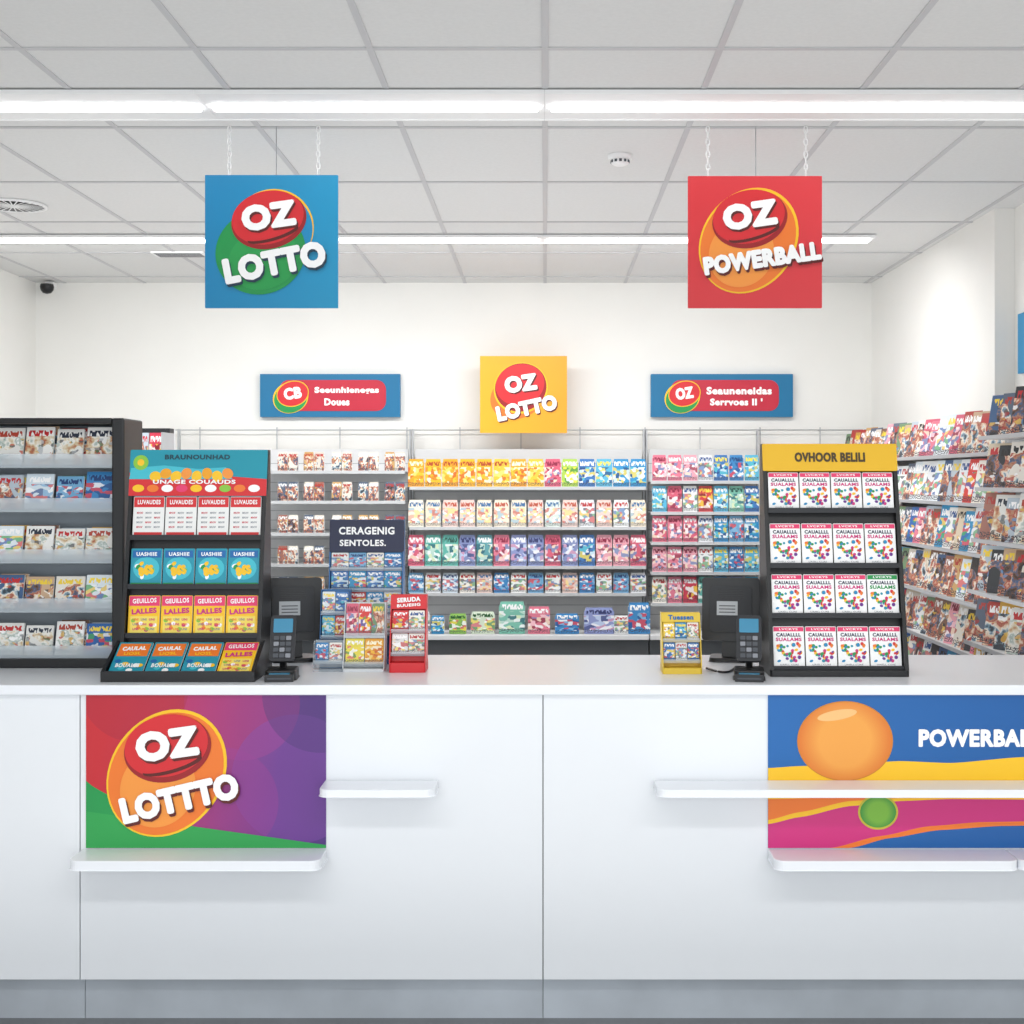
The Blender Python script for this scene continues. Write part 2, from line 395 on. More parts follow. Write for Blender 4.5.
hsign(688,822,176,308,yS,grad('sign_red','#d82d35','#e03a42',-.3,.45),'square red hanging sign with orange and yellow emblem',
   lambda r,w,h: emblem(r,-.022,h*.51,.44,'POWERBALL',-.0015,'org',ww=1.12,wh=.18,wa=8,wc=(.115,-.17),shd=SHD),(708,806),756)

# wall signs
def wsign(px0,px1,py0,py1,label,l1,l2,oz):
    d=10.0; x0,x1,z0,z1=X(px0,d),X(px1,d),Z(py1,d),Z(py0,d); w=(x1-x0)/2;h=z1-z0
    r=root('wall_sign',((x0+x1)/2,d,z0),label,'sign')
    mkobj('panel',MB().prism(rrect(-w,w,0,h,.004),0,.05,mat('wsign_blue','#08709f')),parent=r)
    mkobj('red_banner',MB().prism(rrect(-w*.72,w*.8,h*.14,h*.86,h*.22),-.004,-.0002,CRIM),parent=r)
    e=MB(); s=h
    cx=-w*.53
    e.ell(cx-.05*s,h*.45,.42*s,.36*s,-.006,YEL,20,.001); e.ell(cx-.05*s,h*.43,.39*s,.33*s,-.007,GRN,20,.001)
    e.ell(cx,h*.54,.38*s,.30*s,-.008,YEL,15,.001); e.ell(cx,h*.54,.36*s,.28*s,-.009,RED,15,.001)
    mkobj('emblem',e,parent=r)
    mkobj('lettering',MB().text(oz,cx,h*.55,.42*s,.28*s,-.0105,SW,8,.02,fat=.05),parent=r)
    mkobj('lettering',MB().text(l1,w*.24,h*.61,w*.92,h*.18,-.006,SW,0,.02,fat=.04),parent=r)
    mkobj('lettering',MB().text(l2,w*.1 if len(l2)<8 else w*.2,h*.35,w*(.36 if len(l2)<8 else .74),h*.17,-.006,SW,0,.02,fat=.04),parent=r)
wsign(260,400,374,417,'wide blue wall sign with red banner and round emblem','Seeunhienegas','Doues','CB')
wsign(651,793,374,417,'wide blue wall sign with longer white lettering on red banner','Seauneneidas',"Serrvoes II '",'OZ')
d=9.80; x0,x1,z0,z1=X(480,d),X(567,d),Z(433,d),Z(356,d); w=(x1-x0)/2;h=z1-z0
r=root('yellow_wall_sign',((x0+x1)/2,d,z0),'square yellow-orange sign with red emblem above shelving','sign')
mkobj('panel',MB().prism(rrect(-w,w,0,h,.004),0,.012,grad('sign_yel','#f5b320','#ef9c1e',-.4,.5)),parent=r)
for sx in (-.19,.19):
    mkobj('wall_bracket',MB().box(sx-.01,sx+.01,.0121,.2499,h*.4,h*.46,GREYM),parent=r)
e=MB();cx,cz,s=-.02,h*.52,.5
e.ell(cx-.02,cz-.02,.42*s,.33*s,-.001,ORG,25); e.ell(cx,cz+.07*s,.40*s,.37*s,-.002,YEL,20);e.ell(cx,cz+.08*s,.38*s,.35*s,-.003,DRED,20); e.ell(cx-.01*s,cz+.12*s,.36*s,.30*s,-.004,RED,14)
mkobj('emblem',e,parent=r)
mkobj('lettering',MB().text('OZ',cx+.01,cz+.12*s,.48*s,.25*s,-.005,SHD,8,.02,fat=.06).text('OZ',cx,cz+.14*s,.48*s,.25*s,-.006,SW,8,.02,fat=.06),parent=r)
mkobj('lettering',MB().text('LOTTO',cx+.05,cz-.24*s,.9*s,.23*s,-.005,SHD,12,.02,fat=.06).text('LOTTO',cx+.043,cz-.22*s,.9*s,.23*s,-.006,SW,12,.02,fat=.06),parent=r)
# blue sign on near side wall
r=MB().box(XN-.02,XN-.0002,6.1,7.2,2.17,2.49,BLU)
r.box(XN-.0215,XN-.0202,6.12,7.0,2.2,2.24,YEL)
mkobj('side_wall_sign',r,label='blue sign panel mounted on side wall above magazines',cat='sign')

# ---------------------------------------------------------------- counter
CX0,CX1=-2.25,2.3; yP=3.94
seams=[CX0,X(80,yP),X(543,yP),1.62,CX1]
for a,b in zip(seams[:-1],seams[1:]):
    r=root('counter_cabinet',((a+b)/2,yP,0),'white laminate service counter cabinet with steel plinth','counter','service counter cabinets')
    w=(b-a)/2
    mkobj('body',MB().box(-w+.0005,w-.0005,.012,.6,.13,.9695,mat('counter_body','#9a9da1',.5)),parent=r)
    mkobj('front_panel',MB().box(-w+.0015,w-.0015,0,.0118,.131,.9693,WHITE),parent=r,bevel=.0008)
    mkobj('plinth',MB().box(-w+.001,w-.001,.045,.55,0,.1295,STEEL),parent=r)
mkobj('countertop',MB().box(CX0,CX1,3.92,4.60,.97,1.0,WTOP),label='long glossy white countertop running over the cabinets',cat='countertop',bevel=.004)
# left poster
yq=3.9365
x0,x1=X(86,yq),X(326,yq); z1=.9685; z0=Z(848,yq); w=(x1-x0)/2; h=z1-z0
pm=poster_mat('poster_purple',['#c8232e','#bf2444','#8c2a70','#5d2a80','#4c2a78'],[0,.28,.55,.75,1],-w,w,
  [(w*.30,h*.95,.17,.45,'#b0307f'),(w*.75,h*.45,.19,.45,'#7a3f9c'),(w*.15,h*.3,.16,.4,'#93318c'),(-w*.6,h*1.05,.16,.45,'#a81a36'),(w*.95,h*1.0,.17,.5,'#43256f')],None)
r=root('counter_poster',((x0+x1)/2,yq,z0),'purple and red poster with green wave and orange emblem','poster')
mkobj('board',MB().box(-w,w,0,.003,0,h,pm),parent=r)
xs=[-w+2*w*i/40 for i in range(41)]
g=MB()
g.strip(xs,lambda x:h*(.44-.62*((x+w)/(2*w))**.8),lambda x:0,-.0006,GRN,0,h)
g.strip(xs,lambda x:h*(.24-.22*((x+w)/(2*w))),lambda x:0,-.0008,mat('print_green2','#2aa04e'),0,h*.3)
mkobj('green_wave',g,parent=r)
emblem(r,X(168,yq)-(x0+x1)/2,Z(773,yq)-z0,.36,'LOTTTO',-.0015,'org',ww=.98,wh=.22,wa=13,wc=(.10,-.20),shd=SHD,bigr=1.04)
# right poster
x0,x1=X(768,yq),X(1092,yq); w=(x1-x0)/2
r=root('ball_poster',((x0+x1)/2,yq,z0),'blue poster with orange and green balls and coloured waves','poster')
xc=(x0+x1)/2
mkobj('board',MB().box(-w,w,0,.003,0,h,grad('poster_blue','#0c64ad','#08569c',-w,w)),parent=r)
fp=lambda px,py:(X(px,yq)-xc,Z(py,yq)-z0)
def curve(pts):
    q=[fp(*p) for p in pts]
    def f(x):
        if x<=q[0][0]: return q[0][1]
        for (a,b) in zip(q[:-1],q[1:]):
            if x<=b[0]:
                t=(x-a[0])/(b[0]-a[0]); t2=t*t*(3-2*t)*.5+t*.5; return a[1]+(b[1]-a[1])*t2
        return q[-1][1]
    return f
xs=[-w+2*w*i/60 for i in range(61)]
g=MB()
c1=curve([(768,768),(800,766),(850,764),(900,761),(950,763),(1024,757),(1092,745)])
c2=curve([(768,782),(850,781),(900,783),(1024,785),(1092,780)])
c3=curve([(768,799),(850,797),(920,797),(1024,797),(1092,797)])
c4=curve([(768,820),(800,812),(850,801),(900,798),(1024,798),(1092,800)])
c5=curve([(768,824),(800,817),(850,806),(900,801),(950,799),(1092,800)])
c6=curve([(768,848),(830,848),(880,836),(930,826),(980,822),(1092,820)])
g.strip(xs,c1,c2,-.0006,YEL,0,h); g.strip(xs,c2,lambda x:c3(x),-.0006,YEL,0,h); g.strip(xs,c3,c4,-.0006,ORG,0,h)
g.strip(xs,c4,c5,-.0006,YEL,0,h); g.strip(xs,c5,c6,-.0006,MAG,0,h)
c7=curve([(768,848),(850,848),(890,838),(940,830),(1000,826),(1092,824)])
g.strip(xs,c6,c7,-.0006,ORG,0,h)
mkobj('wave_bands',g,parent=r)
def radial(name,cin,cout,cx,cz,rad):
    m=bpy.data.materials.new(name); m.use_nodes=True; nt=m.node_tree; gg=G(nt); b=nt.nodes['Principled BSDF']; b.inputs['Roughness'].default_value=.4
    tc=nt.nodes.new('ShaderNodeTexCoord'); sp=nt.nodes.new('ShaderNodeSeparateXYZ'); nt.links.new(tc.outputs['Object'],sp.inputs[0])
    dx=gg.math('SUBTRACT',sp.outputs[0],cx); dz=gg.math('SUBTRACT',sp.outputs[2],cz)
    dd=gg.math('DIVIDE',gg.math('SQRT',gg.math('ADD',gg.math('MULTIPLY',dx,dx),gg.math('MULTIPLY',dz,dz))),rad)
    nt.links.new(gg.ramp(dd,[cin,cin,cout],[0,.55,1],False),b.inputs['Base Color']); return m
bx,bz=fp(845,741); gx_,gz_=fp(878,812); S=yq/F
b=MB().ell(bx,bz,48*S,40*S,-.0012,mat('ball_rim','#cf8420'),0,.0004)
b.ell(bx,bz,47*S,39*S,-.0016,radial('ball_orange','#f0a345','#dd7420',bx,bz,47*S),0,.0003)
b.ell(bx-8*S,bz+26*S,20*S,5*S,-.002,mat('ball_hi','#f5c27e'),10,.0003)
mkobj('orange_ball',b,parent=r)
b=MB().ell(gx_,gz_,20*S,17.5*S,-.0012,mat('ball_rim_g','#c9bd3a'),0,.0004)
b.ell(gx_,gz_,18*S,15.5*S,-.0016,radial('ball_green','#7ab83a','#2f8f35',gx_,gz_,18*S),0,.0003)
mkobj('green_ball',b,parent=r)
tx,tz=fp(980,738)
mkobj('lettering',MB().text('POWERBALL',tx,tz,123*S,18*S,-.0012,SW,0,.02,fat=.04),parent=r)
# ledges
def ledge(px0,px1,py,th,label,d0=None,d1=None):
    p=.125; yf_=yq-.0008-p; z=Z(py,yq)
    x0=X(px0,d0 or yf_); x1=X(px1,d1 or yf_)
    poly=rrect(0,x1-x0,0,p,.03,6,(0,0,1,1))
    mkobj('ledge_shelf',MB().prism(poly,-th,0,WTOP,'xy'),loc=(x0,yf_,z),label=label,cat='shelf',bevel=.003)
ledge(67,327,849,.028,'white ledge shelf with rounded corners below purple poster',None,yq)
ledge(318,438,780,.022,'short white ledge shelf with rounded corners on counter front',None,yq)
ledge(654,1100,780,.022,'long white ledge shelf crossing in front of blue poster',yq,None)
ledge(768,1020,849,.028,'white ledge shelf with rounded corners below blue poster',yq,None)
ledge(1021,1110,849,.028,'white ledge shelf continuing below blue poster')

# ---------------------------------------------------------------- printed goods
_lm={}
def card(kind,w,h,t=.004,thick=False):
    key=(kind,round(w,4),round(h,4),t,thick)
    if key in _lm: return _lm[key]
    b=MB(); w2=w/2
    if kind in ('scr_pink','scr_lime','scr_red','scr_teal','scr_yel','scr_tray'):
        base={'scr_pink':SW,'scr_lime':SW,'scr_red':PAPER,'scr_teal':TEAL,'scr_yel':YEL,'scr_tray':TEAL}[kind]
        b.prism(rrect(-w2,w2,0,h,.003,3),-t,0,PAPER,front=base)
        y=-t-.0004; e=.0003
        rr=random.Random(3)
        if kind in('scr_pink','scr_lime'):
            tp=PINK if kind=='scr_pink' else GRN
            b.box(-w2*.97,w2*.97,y,y+e,h*.88,h*.985,tp)
            b.text('LVCKYS',0,h*.935,w*.6,h*.05,y-e,SW,0,.02)
            b.text('CAUALLLL',0,h*.80,w*.80,h*.09,y,NAVY,0,.02,fat=.04,nf=4)
            b.text('SUALAMS',0,h*.69,w*.84,h*.09,y,MAG if kind=='scr_pink' else GRN,0,.02,fat=.04,nf=4)
            cols=[RED,BLU,YEL,GRN,MAG,ORG,PURP,TEAL]
            for i in range(44):
                b.ell((rr.random()-.5)*w*.76,h*(.17+.42*rr.random()),w*(.035+.035*rr.random()),w*(.03+.035*rr.random()),y-e*(i+1)*.13,cols[i%8],rr.random()*90,.0001,n=10)
            b.text('UAIELL CUAE',0,h*.09,w*.6,h*.04,y,NOTE,0,.02)
            b.box(-w2*.97,w2*.97,y,y+e,h*.015,h*.05,CRIM)
        elif kind=='scr_red':
            b.box(-w2*.97,w2*.97,y,y+e,h*.74,h*.985,RED)
            b.text('LUVAUDES',0,h*.865,w*.74,h*.11,y-e,SW,0,.03)
            for r_ in range(4):
                for c_ in range(3):
                    b.text('MNW',(-.28+.28*c_)*w,h*(.60-.115*r_),w*.20,h*.05,y,[CRIM,NOTE,NOTE][(r_+c_)%3],0,.03)
            b.box(-w2*.9,w2*.9,y,y+e,h*.05,h*.13,RED)
        elif kind=='scr_teal':
            b.ell(0,h*.48,w*.42,h*.30,y,AQUA,0,.0002,n=20)
            cols=[YEL,GRN,SW,YEL,LGRN,DBL]
            for i in range(9):
                b.ell((rr.random()-.5)*w*.6,h*(.25+.35*rr.random()),w*.09,w*.06,y-e*(i+1)*.3,cols[i%6],rr.random()*90,.0001,n=12)
            b.text('86S',0,h*.42,w*.5,h*.26,y-4*e,YEL,12,.03,fat=.06,nf=4)
            b.box(-w2*.9,w2*.9,y,y+e,h*.76,h*.95,DBL)
            b.text('UASHIIE',0,h*.855,w*.66,h*.10,y-e,SW,0,.03)
            b.box(-w2*.95,w2*.95,y,y+e,h*.02,h*.10,GRN)
        elif kind=='scr_yel':
            b.box(-w2*.97,w2*.97,y,y+e,h*.74,h*.985,PINK)
            b.text('GEUILLOS',0,h*.87,w*.76,h*.12,y-e,SW,3,.03)
            b.text('LALLES',0,h*.61,w*.8,h*.14,y-e,MAG,4,.03,fat=.04,nf=4)
            b.box(-w2*.86,w2*.86,y,y+e,h*.06,h*.48,mat('print_pale_yellow','#f7df66'))
            for i in range(8): b.ell((rr.random()-.5)*w*.7,h*(.12+.3*rr.random()),w*.07,w*.06,y-e*(i+1)*.2,[ORG,SW,MAG,LGRN][i%4],0,.0001,n=10)
            for r_ in range(3):
                for c_ in range(3): b.text('UNI',(-.26+.26*c_)*w,h*(.40-.12*r_),w*.18,h*.06,y-3*e,[ORG,NOTE,MAG][(r_+c_)%3],0,.03)
        else:
            b.box(-w2*.9,w2*.9,y,y+e,h*.56,h*.95,ORG)
            b.text('CAULAL',0,h*.80,w*.7,h*.13,y-e,SW,4,.02,fat=.04,nf=4)
            b.text('UOSL',0,h*.64,w*.5,h*.09,y-e,YEL,4,.03)
            for i in range(7): b.ell((rr.random()-.5)*w*.7,h*(.1+.36*rr.random()),w*.1,w*.08,y-e*(i+1)*.3,[AQUA,YEL,SW,DBL][i%4],0,.0001,n=12)
            b.text('BOUALES',0,h*.25,w*.7,h*.12,y-9*e,SW,0,.03)
    elif thick=='mag':
        b.box(-w2,w2,-t,-t*.8,0,h,PAPER,front=P(kind)); b.box(-w2+.002,w2-.004,-t*.8,-t*.2,.001,h-.002,PAPER)
        b.box(-w2,w2,-t*.2,0,0,h,PAPER); b.box(-w2,-w2+.002,-t*.8,-t*.2,0,h,P(kind))
    elif thick=='pack':
        b.prism(rrect(-w2,w2,0,h*.88,.006,3),-t,-t*.3,PAPER,front=P(kind))
        b.prism([(-w2*.93,h*.86),(w2*.93,h*.86),(w2*.88,h),(-w2*.88,h)],-t*.6,-t*.3,PAPER,front=P(kind))
        b.prism(rrect(-w2*.96,w2*.96,.003,h*.82,.006,3),-t*.3,0,PAPER)
    else:
        b.prism(rrect(-w2,w2,0,h,.003,3),-t,-t*.4,PAPER,front=P(kind)); b.box(-w2+.001,w2-.001,-t*.4,0,.001,h-.003,PAPER)
    _lm[key]=b.mesh(kind); return _lm[key]
def place(kind,w,h,loc,rot,label,cat,group,t=.004,thick=False,name=None):
    nm=name or ('scratch_ticket' if kind.startswith('scr') else 'leaflet')
    return mkobj(nm,card(kind,w,h,t,thick),loc,rot,label=label,cat=cat,group=group)

# ---------------------------------------------------------------- generic countertop stand
def stand(name,label,cat,px0,px1,pyt,d,lean,bm,rows,header=None,side=.012,foot=.07,gap=.004,step=0.0,base_h=.02,pm=None):
    tl=math.tan(R(lean))
    def at(py):
        z=0.3
        for _ in range(6):
            dd=d+.02+z*tl; z=Z(py,dd)-1.0
        return z
    Ht=at(pyt); dt=d+.02+Ht*tl
    x0,x1=X(px0,dt),X(px1,dt); w=(x1-x0)/2; xc=(x0+x1)/2
    r=root(name,(xc,d,1.0003),label,cat)
    mkobj('base',MB().prism(rrect(-w,w,0,foot+Ht*tl+.02,.008),0,base_h,bm,'xy'),parent=r)
    yb=lambda z:.035+z*tl+step*z/Ht
    poly=[(yb(0)-.03,base_h+.0003),(foot+Ht*tl,base_h+.0003),(yb(Ht)+.025,Ht),(yb(Ht)-.012,Ht)]
    if side:
        for sx in (-1,1):
            mkobj('side_panel',MB().prism(poly,sx*w if sx<0 else w-side,sx*w+side if sx<0 else w,bm,'yz'),parent=r)
    A=math.atan(tl+step/Ht)
    zt=Ht
    bp=MB().add([(-w+side,yb(base_h)+.008,base_h),(w-side,yb(base_h)+.008,base_h),(w-side,yb(zt)+.008,zt),(-w+side,yb(zt)+.008,zt),
               (-w+side,yb(base_h)+.016,base_h),(w-side,yb(base_h)+.016,base_h),(w-side,yb(zt)+.016,zt),(-w+side,yb(zt)+.016,zt)],
               [(0,1,2,3),(4,5,6,7),(0,1,5,4),(1,2,6,5),(2,3,7,6),(3,0,4,7)],pm or bm)
    mkobj('back_panel',bp,parent=r)
    if header:
        hz0,hz1=at(header['y1']),at(header['y0'])
        M=Matrix.Translation((0,yb(hz0)-.016,hz0))@Matrix.Rotation(-A,4,'X'); hh=(hz1-hz0)/math.cos(A)
        mkobj('header_board',MB().prism(rrect(-w,w,0,hh,.004),-.002,.012,header['m'],M=M),parent=r)
        for fn in header['fn']:
            hb=MB(); fn(hb,w,hh,M)
            mkobj('header_artwork' if fn.__name__=='art' else 'lettering',hb,parent=r)
    for (ya,yb_,n,kinds,grp,lab,thick) in rows:
        z1_,z0_=at(ya),at(yb_); h=(z1_-z0_)/math.cos(A)
        cw=(2*w-2*side-.004)/n
        yy=yb(z0_)-.004
        lg=MB().box(-w+side,w-side,yy-.016,yb(z0_)+.008,z0_-.006,z0_-.0005,bm)
        lg.box(-w+side,w-side,yy-.019,yy-.016,z0_-.006,z0_+min(.010,h*.10),CLEAR if bm is not BLACK else BLK2)
        mkobj('ledge',lg,parent=r)
        for i in range(n):
            kd=kinds[i%len(kinds)]
            place(kd,cw-gap,h,(xc-w+side+.002+cw*(i+.5),d+yy-.002,1.0003+z0_),(-A,0,0),lab,'ticket' if kd.startswith('scr') else 'leaflet',grp,.006,thick)
    return r,xc,w,Ht

# right ticket stand
BRN=mat('print_brown','#4a3a1c')
def T(s,cx,cz,ww,hh,m,fat=.04,ang=0,y=-.003):
    return lambda b,w,h,M: b.text(s,cx*w,cz*h,ww*w,hh*h,y,m,ang,.02,M=M,fat=fat)
SP='white scratch ticket with pink band and coloured balls'; GR='tickets in black stand with yellow header'
stand('ticket_display_stand','black countertop stand with yellow header and four ticket rows','display stand',762,896,444,4.08,11,BLACK,
  [(473,511,4,['scr_pink'],GR,SP,False),(524,566,4,['scr_pink'],GR,SP,False),
   (575,616,4,['scr_pink','scr_pink','scr_pink','scr_lime'],GR,'white scratch ticket with coloured balls and title band',False),
   (627,669,4,['scr_pink'],GR,SP,False)],
  header=dict(y0=444,y1=471,m=mat('header_yellow','#eebb22'),fn=[T('OVHOOR BELILI',0,.5,1.05,.36,BRN)]))
# left colourful stand
def art(b,w,h,M):
    y=-.0026
    b.prism([(-w,h*.0),(w,0),(w,h*.36),(w*.3,h*.44),(-w*.4,h*.40),(-w,h*.5)],y,y+.0004,RED,M=M)
    b.prism([(-w*.98,h*.60),(-w*.5,h*.66),(0,h*.58),(w*.4,h*.62),(w*.5,h*.36),(-w,h*.36)],y-.0004,y,AQUA,M=M)
    for i in range(8): b.ell(-w*.62+w*.15*i,h*(.42+.06*(i%2)),w*.085,w*.075,y-.0008-.00012*i,[YEL,mat('print_amber','#f2a51f'),YEL,LORG][i%4],20*i,.0001,M=M,n=16)
    b.ell(-w*.84,h*.72,w*.11,w*.11,y-.001,LGRN,0,.0003,M=M); b.ell(-w*.84,h*.72,w*.05,w*.05,y-.0014,YEL,0,.0003,M=M)
    for i in range(9): b.ell(-w*.86+w*.21*i,h*.16,w*.085,w*.055,y-.001,[YEL,ORG,SW,PINK,YEL,SW,LGRN,ORG,SW][i],0,.0002,M=M,n=16)
stand_l=stand('colourful_ticket_stand','black countertop stand with teal header and colourful scratch tickets','display stand',131,268,450,4.10,9,BLACK,
  [(497,538,4,['scr_red'],'red and white tickets in colourful stand','white scratch ticket with red title band',False),
   (549,587,4,['scr_teal'],'teal tickets in colourful stand','teal scratch ticket with yellow numerals',False),
   (596,636,4,['scr_yel'],'yellow and pink tickets in colourful stand','yellow scratch ticket with pink title band',False)],
  header=dict(y0=450,y1=496,m=mat('header_teal','#1496ab'),fn=[art,T('BRAUNOUNHAD',-.02,.84,.95,.11,mat('header_text','#0c4655')),T('UNAGE COUAUDS',-.05,.30,1.2,.09,SW,.03,0,-.005)]))
r,xc,w,Ht=stand_l
tr=MB()
W2=w+.012
tr.prism([(-.125,.0),(-.125,.03),(.03,.105),(.034,.0)],-W2,-W2+.01,BLACK,'yz')
tr.prism([(-.125,.0),(-.125,.03),(.03,.105),(.034,.0)],W2-.01,W2,BLACK,'yz')
tr.box(-W2+.01,W2-.01,-.125,-.117,0,.032,BLACK).box(-W2+.01,W2-.01,-.117,.0,0,.012,BLACK)
mkobj('front_tray',tr,parent=r)
for i in range(4):
    cw=(2*W2-.024)/4
    place('scr_tray' if i<3 else 'scr_yel',cw-.006,.15,(xc-W2+.012+cw*(i+.5),4.10-.108,1.0003+.0165),(-R(58),0,0),'teal and orange scratch ticket lying in sloped tray' if i<3 else 'yellow and pink scratch ticket lying in sloped tray','ticket','tickets in sloped front tray',.006)

# ---------------------------------------------------------------- black magazine rack on counter
d=4.27; xr=X(124,d); xl=-2.12; w=(xr-xl)/2; xc=(xl+xr)/2; Ht=Z(418,d)-1.0
r=root('countertop_magazine_rack',(xc,d,1.0003),'black metal countertop rack with clear trays of magazines','magazine rack')
mkobj('base',MB().box(-w,w,0,.2,0,.03,BLACK),parent=r,bevel=.004)
for sx in (-1,1):
    xa=sx*w if sx<0 else w-.04
    mkobj('side_panel',MB().box(xa,xa+.04,0,.2,.0302,Ht,BLACK),parent=r,bevel=.006)
mkobj('top_panel',MB().box(-w+.0405,w-.0405,0,.2,Ht-.018,Ht,BLACK),parent=r,bevel=.003)
mkobj('back_panel',MB().box(-w+.0405,w-.0405,.18,.2,.0302,Ht-.0185,mat('rack_back','#a3adb6',.5)),parent=r)
rowsy=[(424,465,'news'),(471,509,'bluecard'),(524,560,'news'),(573,609,'mag'),(621,656,'news')]
for (ya,yb_,kd) in rowsy:
    z0_=Z(yb_,d+.03)-1.0; z1_=Z(ya,d+.06)-1.0; h=z1_-z0_
    t=MB().box(-w+.041,w-.041,.015,.17,z0_-.007,z0_-.001,mat('rack_shelf','#5d6975',.35))
    mkobj('tray',t,parent=r)
    mkobj('clear_lip',MB().box(-w+.042,w-.042,.012,.0148,z0_-.010,z0_+.035,CLEAR),parent=r,label='clear acrylic lip')
    n=7; cw=(2*w-.09)/n
    for i in range(n):
        hh=h*random.uniform(.86,1)
        kk=kd if random.random()<.7 else random.choice(['news','mag','white','promo'])
        place(kk,cw*random.uniform(.86,.96),round(hh,3),(xc-w+.045+cw*(i+.5),d+.05,1.0003+z0_),(-R(14),0,0),'folded newspaper or magazine standing in clear rack tray','magazine','magazines in black countertop rack',.008,'mag','magazine')
        if random.random()<.5:
            place('mag',cw*.9,round(hh*1.02,3),(xc-w+.045+cw*(i+.5)+.008,d+.068,1.0003+z0_),(-R(14),0,0),'magazine tucked behind another in rack tray','magazine','magazines in black countertop rack',.008,'mag','magazine')

# ---------------------------------------------------------------- small holders in the middle
LB='colourful printed leaflet standing in holder'
SB=mat('stand_blue','#2b6aa5',.4)
stand('leaflet_display_stand','countertop leaflet stand with navy header board','display stand',330,404,520,4.36,6,SB,
  [(553,569,4,['white','bluecard'],'leaflets in navy-headed stand',LB,False),
   (571,590,4,['blue','promo'],'leaflets in navy-headed stand',LB,False),
   (592,612,4,['promo','red','blue','promo'],'leaflets in navy-headed stand',LB,False),
   (614,634,4,['bluecard','promo'],'leaflets in navy-headed stand',LB,False)],
  header=dict(y0=520,y1=552,m=NAVY,fn=[T('CERAGENIG',0,.66,1.5,.24,SW,.02),T('SENTOLES.',-.1,.28,1.25,.2,SW,.02)]),side=.004,foot=.05,gap=.002)
stand('small_leaflet_stand','small stand with blue and red ticket leaflets','display stand',321,350,590,4.27,6,SB,
  [(592,613,2,['promo','blue'],'leaflets in small blue stand',LB,False),(616,637,2,['blue','red'],'leaflets in small blue stand',LB,False)],side=.002,foot=.03,gap=.002)
stand('acrylic_card_holder','small clear acrylic holder with blue and white cards','card holder',314,344,641,4.19,8,CLEAR,
  [(643,662,2,['bluecard','white'],'cards in acrylic holder','small blue and white card in clear holder',False)],side=.002,foot=.05,gap=.003,base_h=.008)
stand('brochure_holder','clear two-tier holder with colourful brochures','brochure holder',345,386,603,4.19,10,mat('holder_white','#dfe3e6',.4),
  [(604,636,3,['pink','promo','mag'],'brochures in two-tier holder',LB,False),(639,664,2,['greenyel','gold'],'brochures in two-tier holder',LB,False)],side=.002,foot=.04,gap=.002,base_h=.008)
stand('red_booklet_holder','red countertop holder filled with small booklets','brochure holder',391,427,595,4.17,10,RED,
  [(611,631,2,['redbook','white'],'booklets in red holder','small red and white booklet in red holder',False),(634,654,2,['redbook','white'],'booklets in red holder','small red and white booklet in red holder',False)],
  header=dict(y0=595,y1=609,m=RED,fn=[T('SERUDA',0,.66,1.3,.34,SW,.04,4),T('BUUEIIIG',0,.27,1.3,.22,SW,.03,4)]),side=.003,foot=.05,gap=.002,base_h=.03)
DY=mat('disp_yellow','#e6c33a',.4)
stand('leaflet_dispenser','small yellow and blue countertop leaflet dispenser','brochure holder',661,700,613,4.14,14,DY,
  [(623,640,3,['yelblue','blue','white'],'leaflets in yellow dispenser',LB,False),(643,661,3,['yelblue','white'],'leaflets in yellow dispenser',LB,False)],
  header=dict(y0=613,y1=622,m=DY,fn=[T('Tuessen',0,.5,1.3,.55,DBL)]),side=.003,foot=.04,gap=.002,base_h=.018)

# ---------------------------------------------------------------- pos monitors and terminals
def monitor(px,py0,py1,d,w,rz,label):
    z0=Z(py1,d)-1.0; z1=Z(py0,d)-1.0; h=z1-z0
    r=root('point_of_sale_monitor',(X(px,d),d,1.0003),label,'monitor',rot=(0,0,R(rz)))
    mkobj('base',MB().prism(rrect(-.07,.07,-.06,.06,.02),0,.014,BLACK,'xy'),parent=r,bevel=.003)
    mkobj('neck',MB().prism([(-.02,.0142),(.035,.0142),(.02,z0+h*.45),(-.0,z0+h*.45)],-.03,.03,BLACK,'yz'),parent=r)
    M=Matrix.Translation((0,-.03,z0))@Matrix.Rotation(R(-8),4,'X')
    s=MB().prism(rrect(-w/2,w/2,0,h,.012),.0,.022,BLACK,M=M)
    s.prism(rrect(-w*.36,w*.36,h*.14,h*.86,.015),-.014,-.0,BLK2,M=M)
    for i in range(6): s.box(-w*.22,w*.22,-.0155,-.0142,h*(.66+.028*i),h*(.675+.028*i),BLACK,M=M)
    mkobj('housing',s,parent=r)
    mkobj('screen',MB().box(-w*.46,w*.46,.0222,.0235,h*.06,h*.94,mat('screen_dark','#31465a',.15),M=M),parent=r,label='flat screen facing the staff side')
    n=MB().box(-w*.24,w*.12,-.0165,-.0157,h*.40,h*.62,mat('note_grey','#c3c7cb'),M=M)
    for i in range(3): n.box(-w*.2,w*.08,-.0172,-.0166,h*(.44+.05*i),h*(.455+.05*i),KEYG,M=M)
    mkobj('paper_note',n,parent=r)
monitor(293,577,640,4.46,.19,12,'black monitor seen from behind with small paper note')
monitor(731,577,640,4.46,.19,-10,'black monitor seen from behind beside ticket stand')
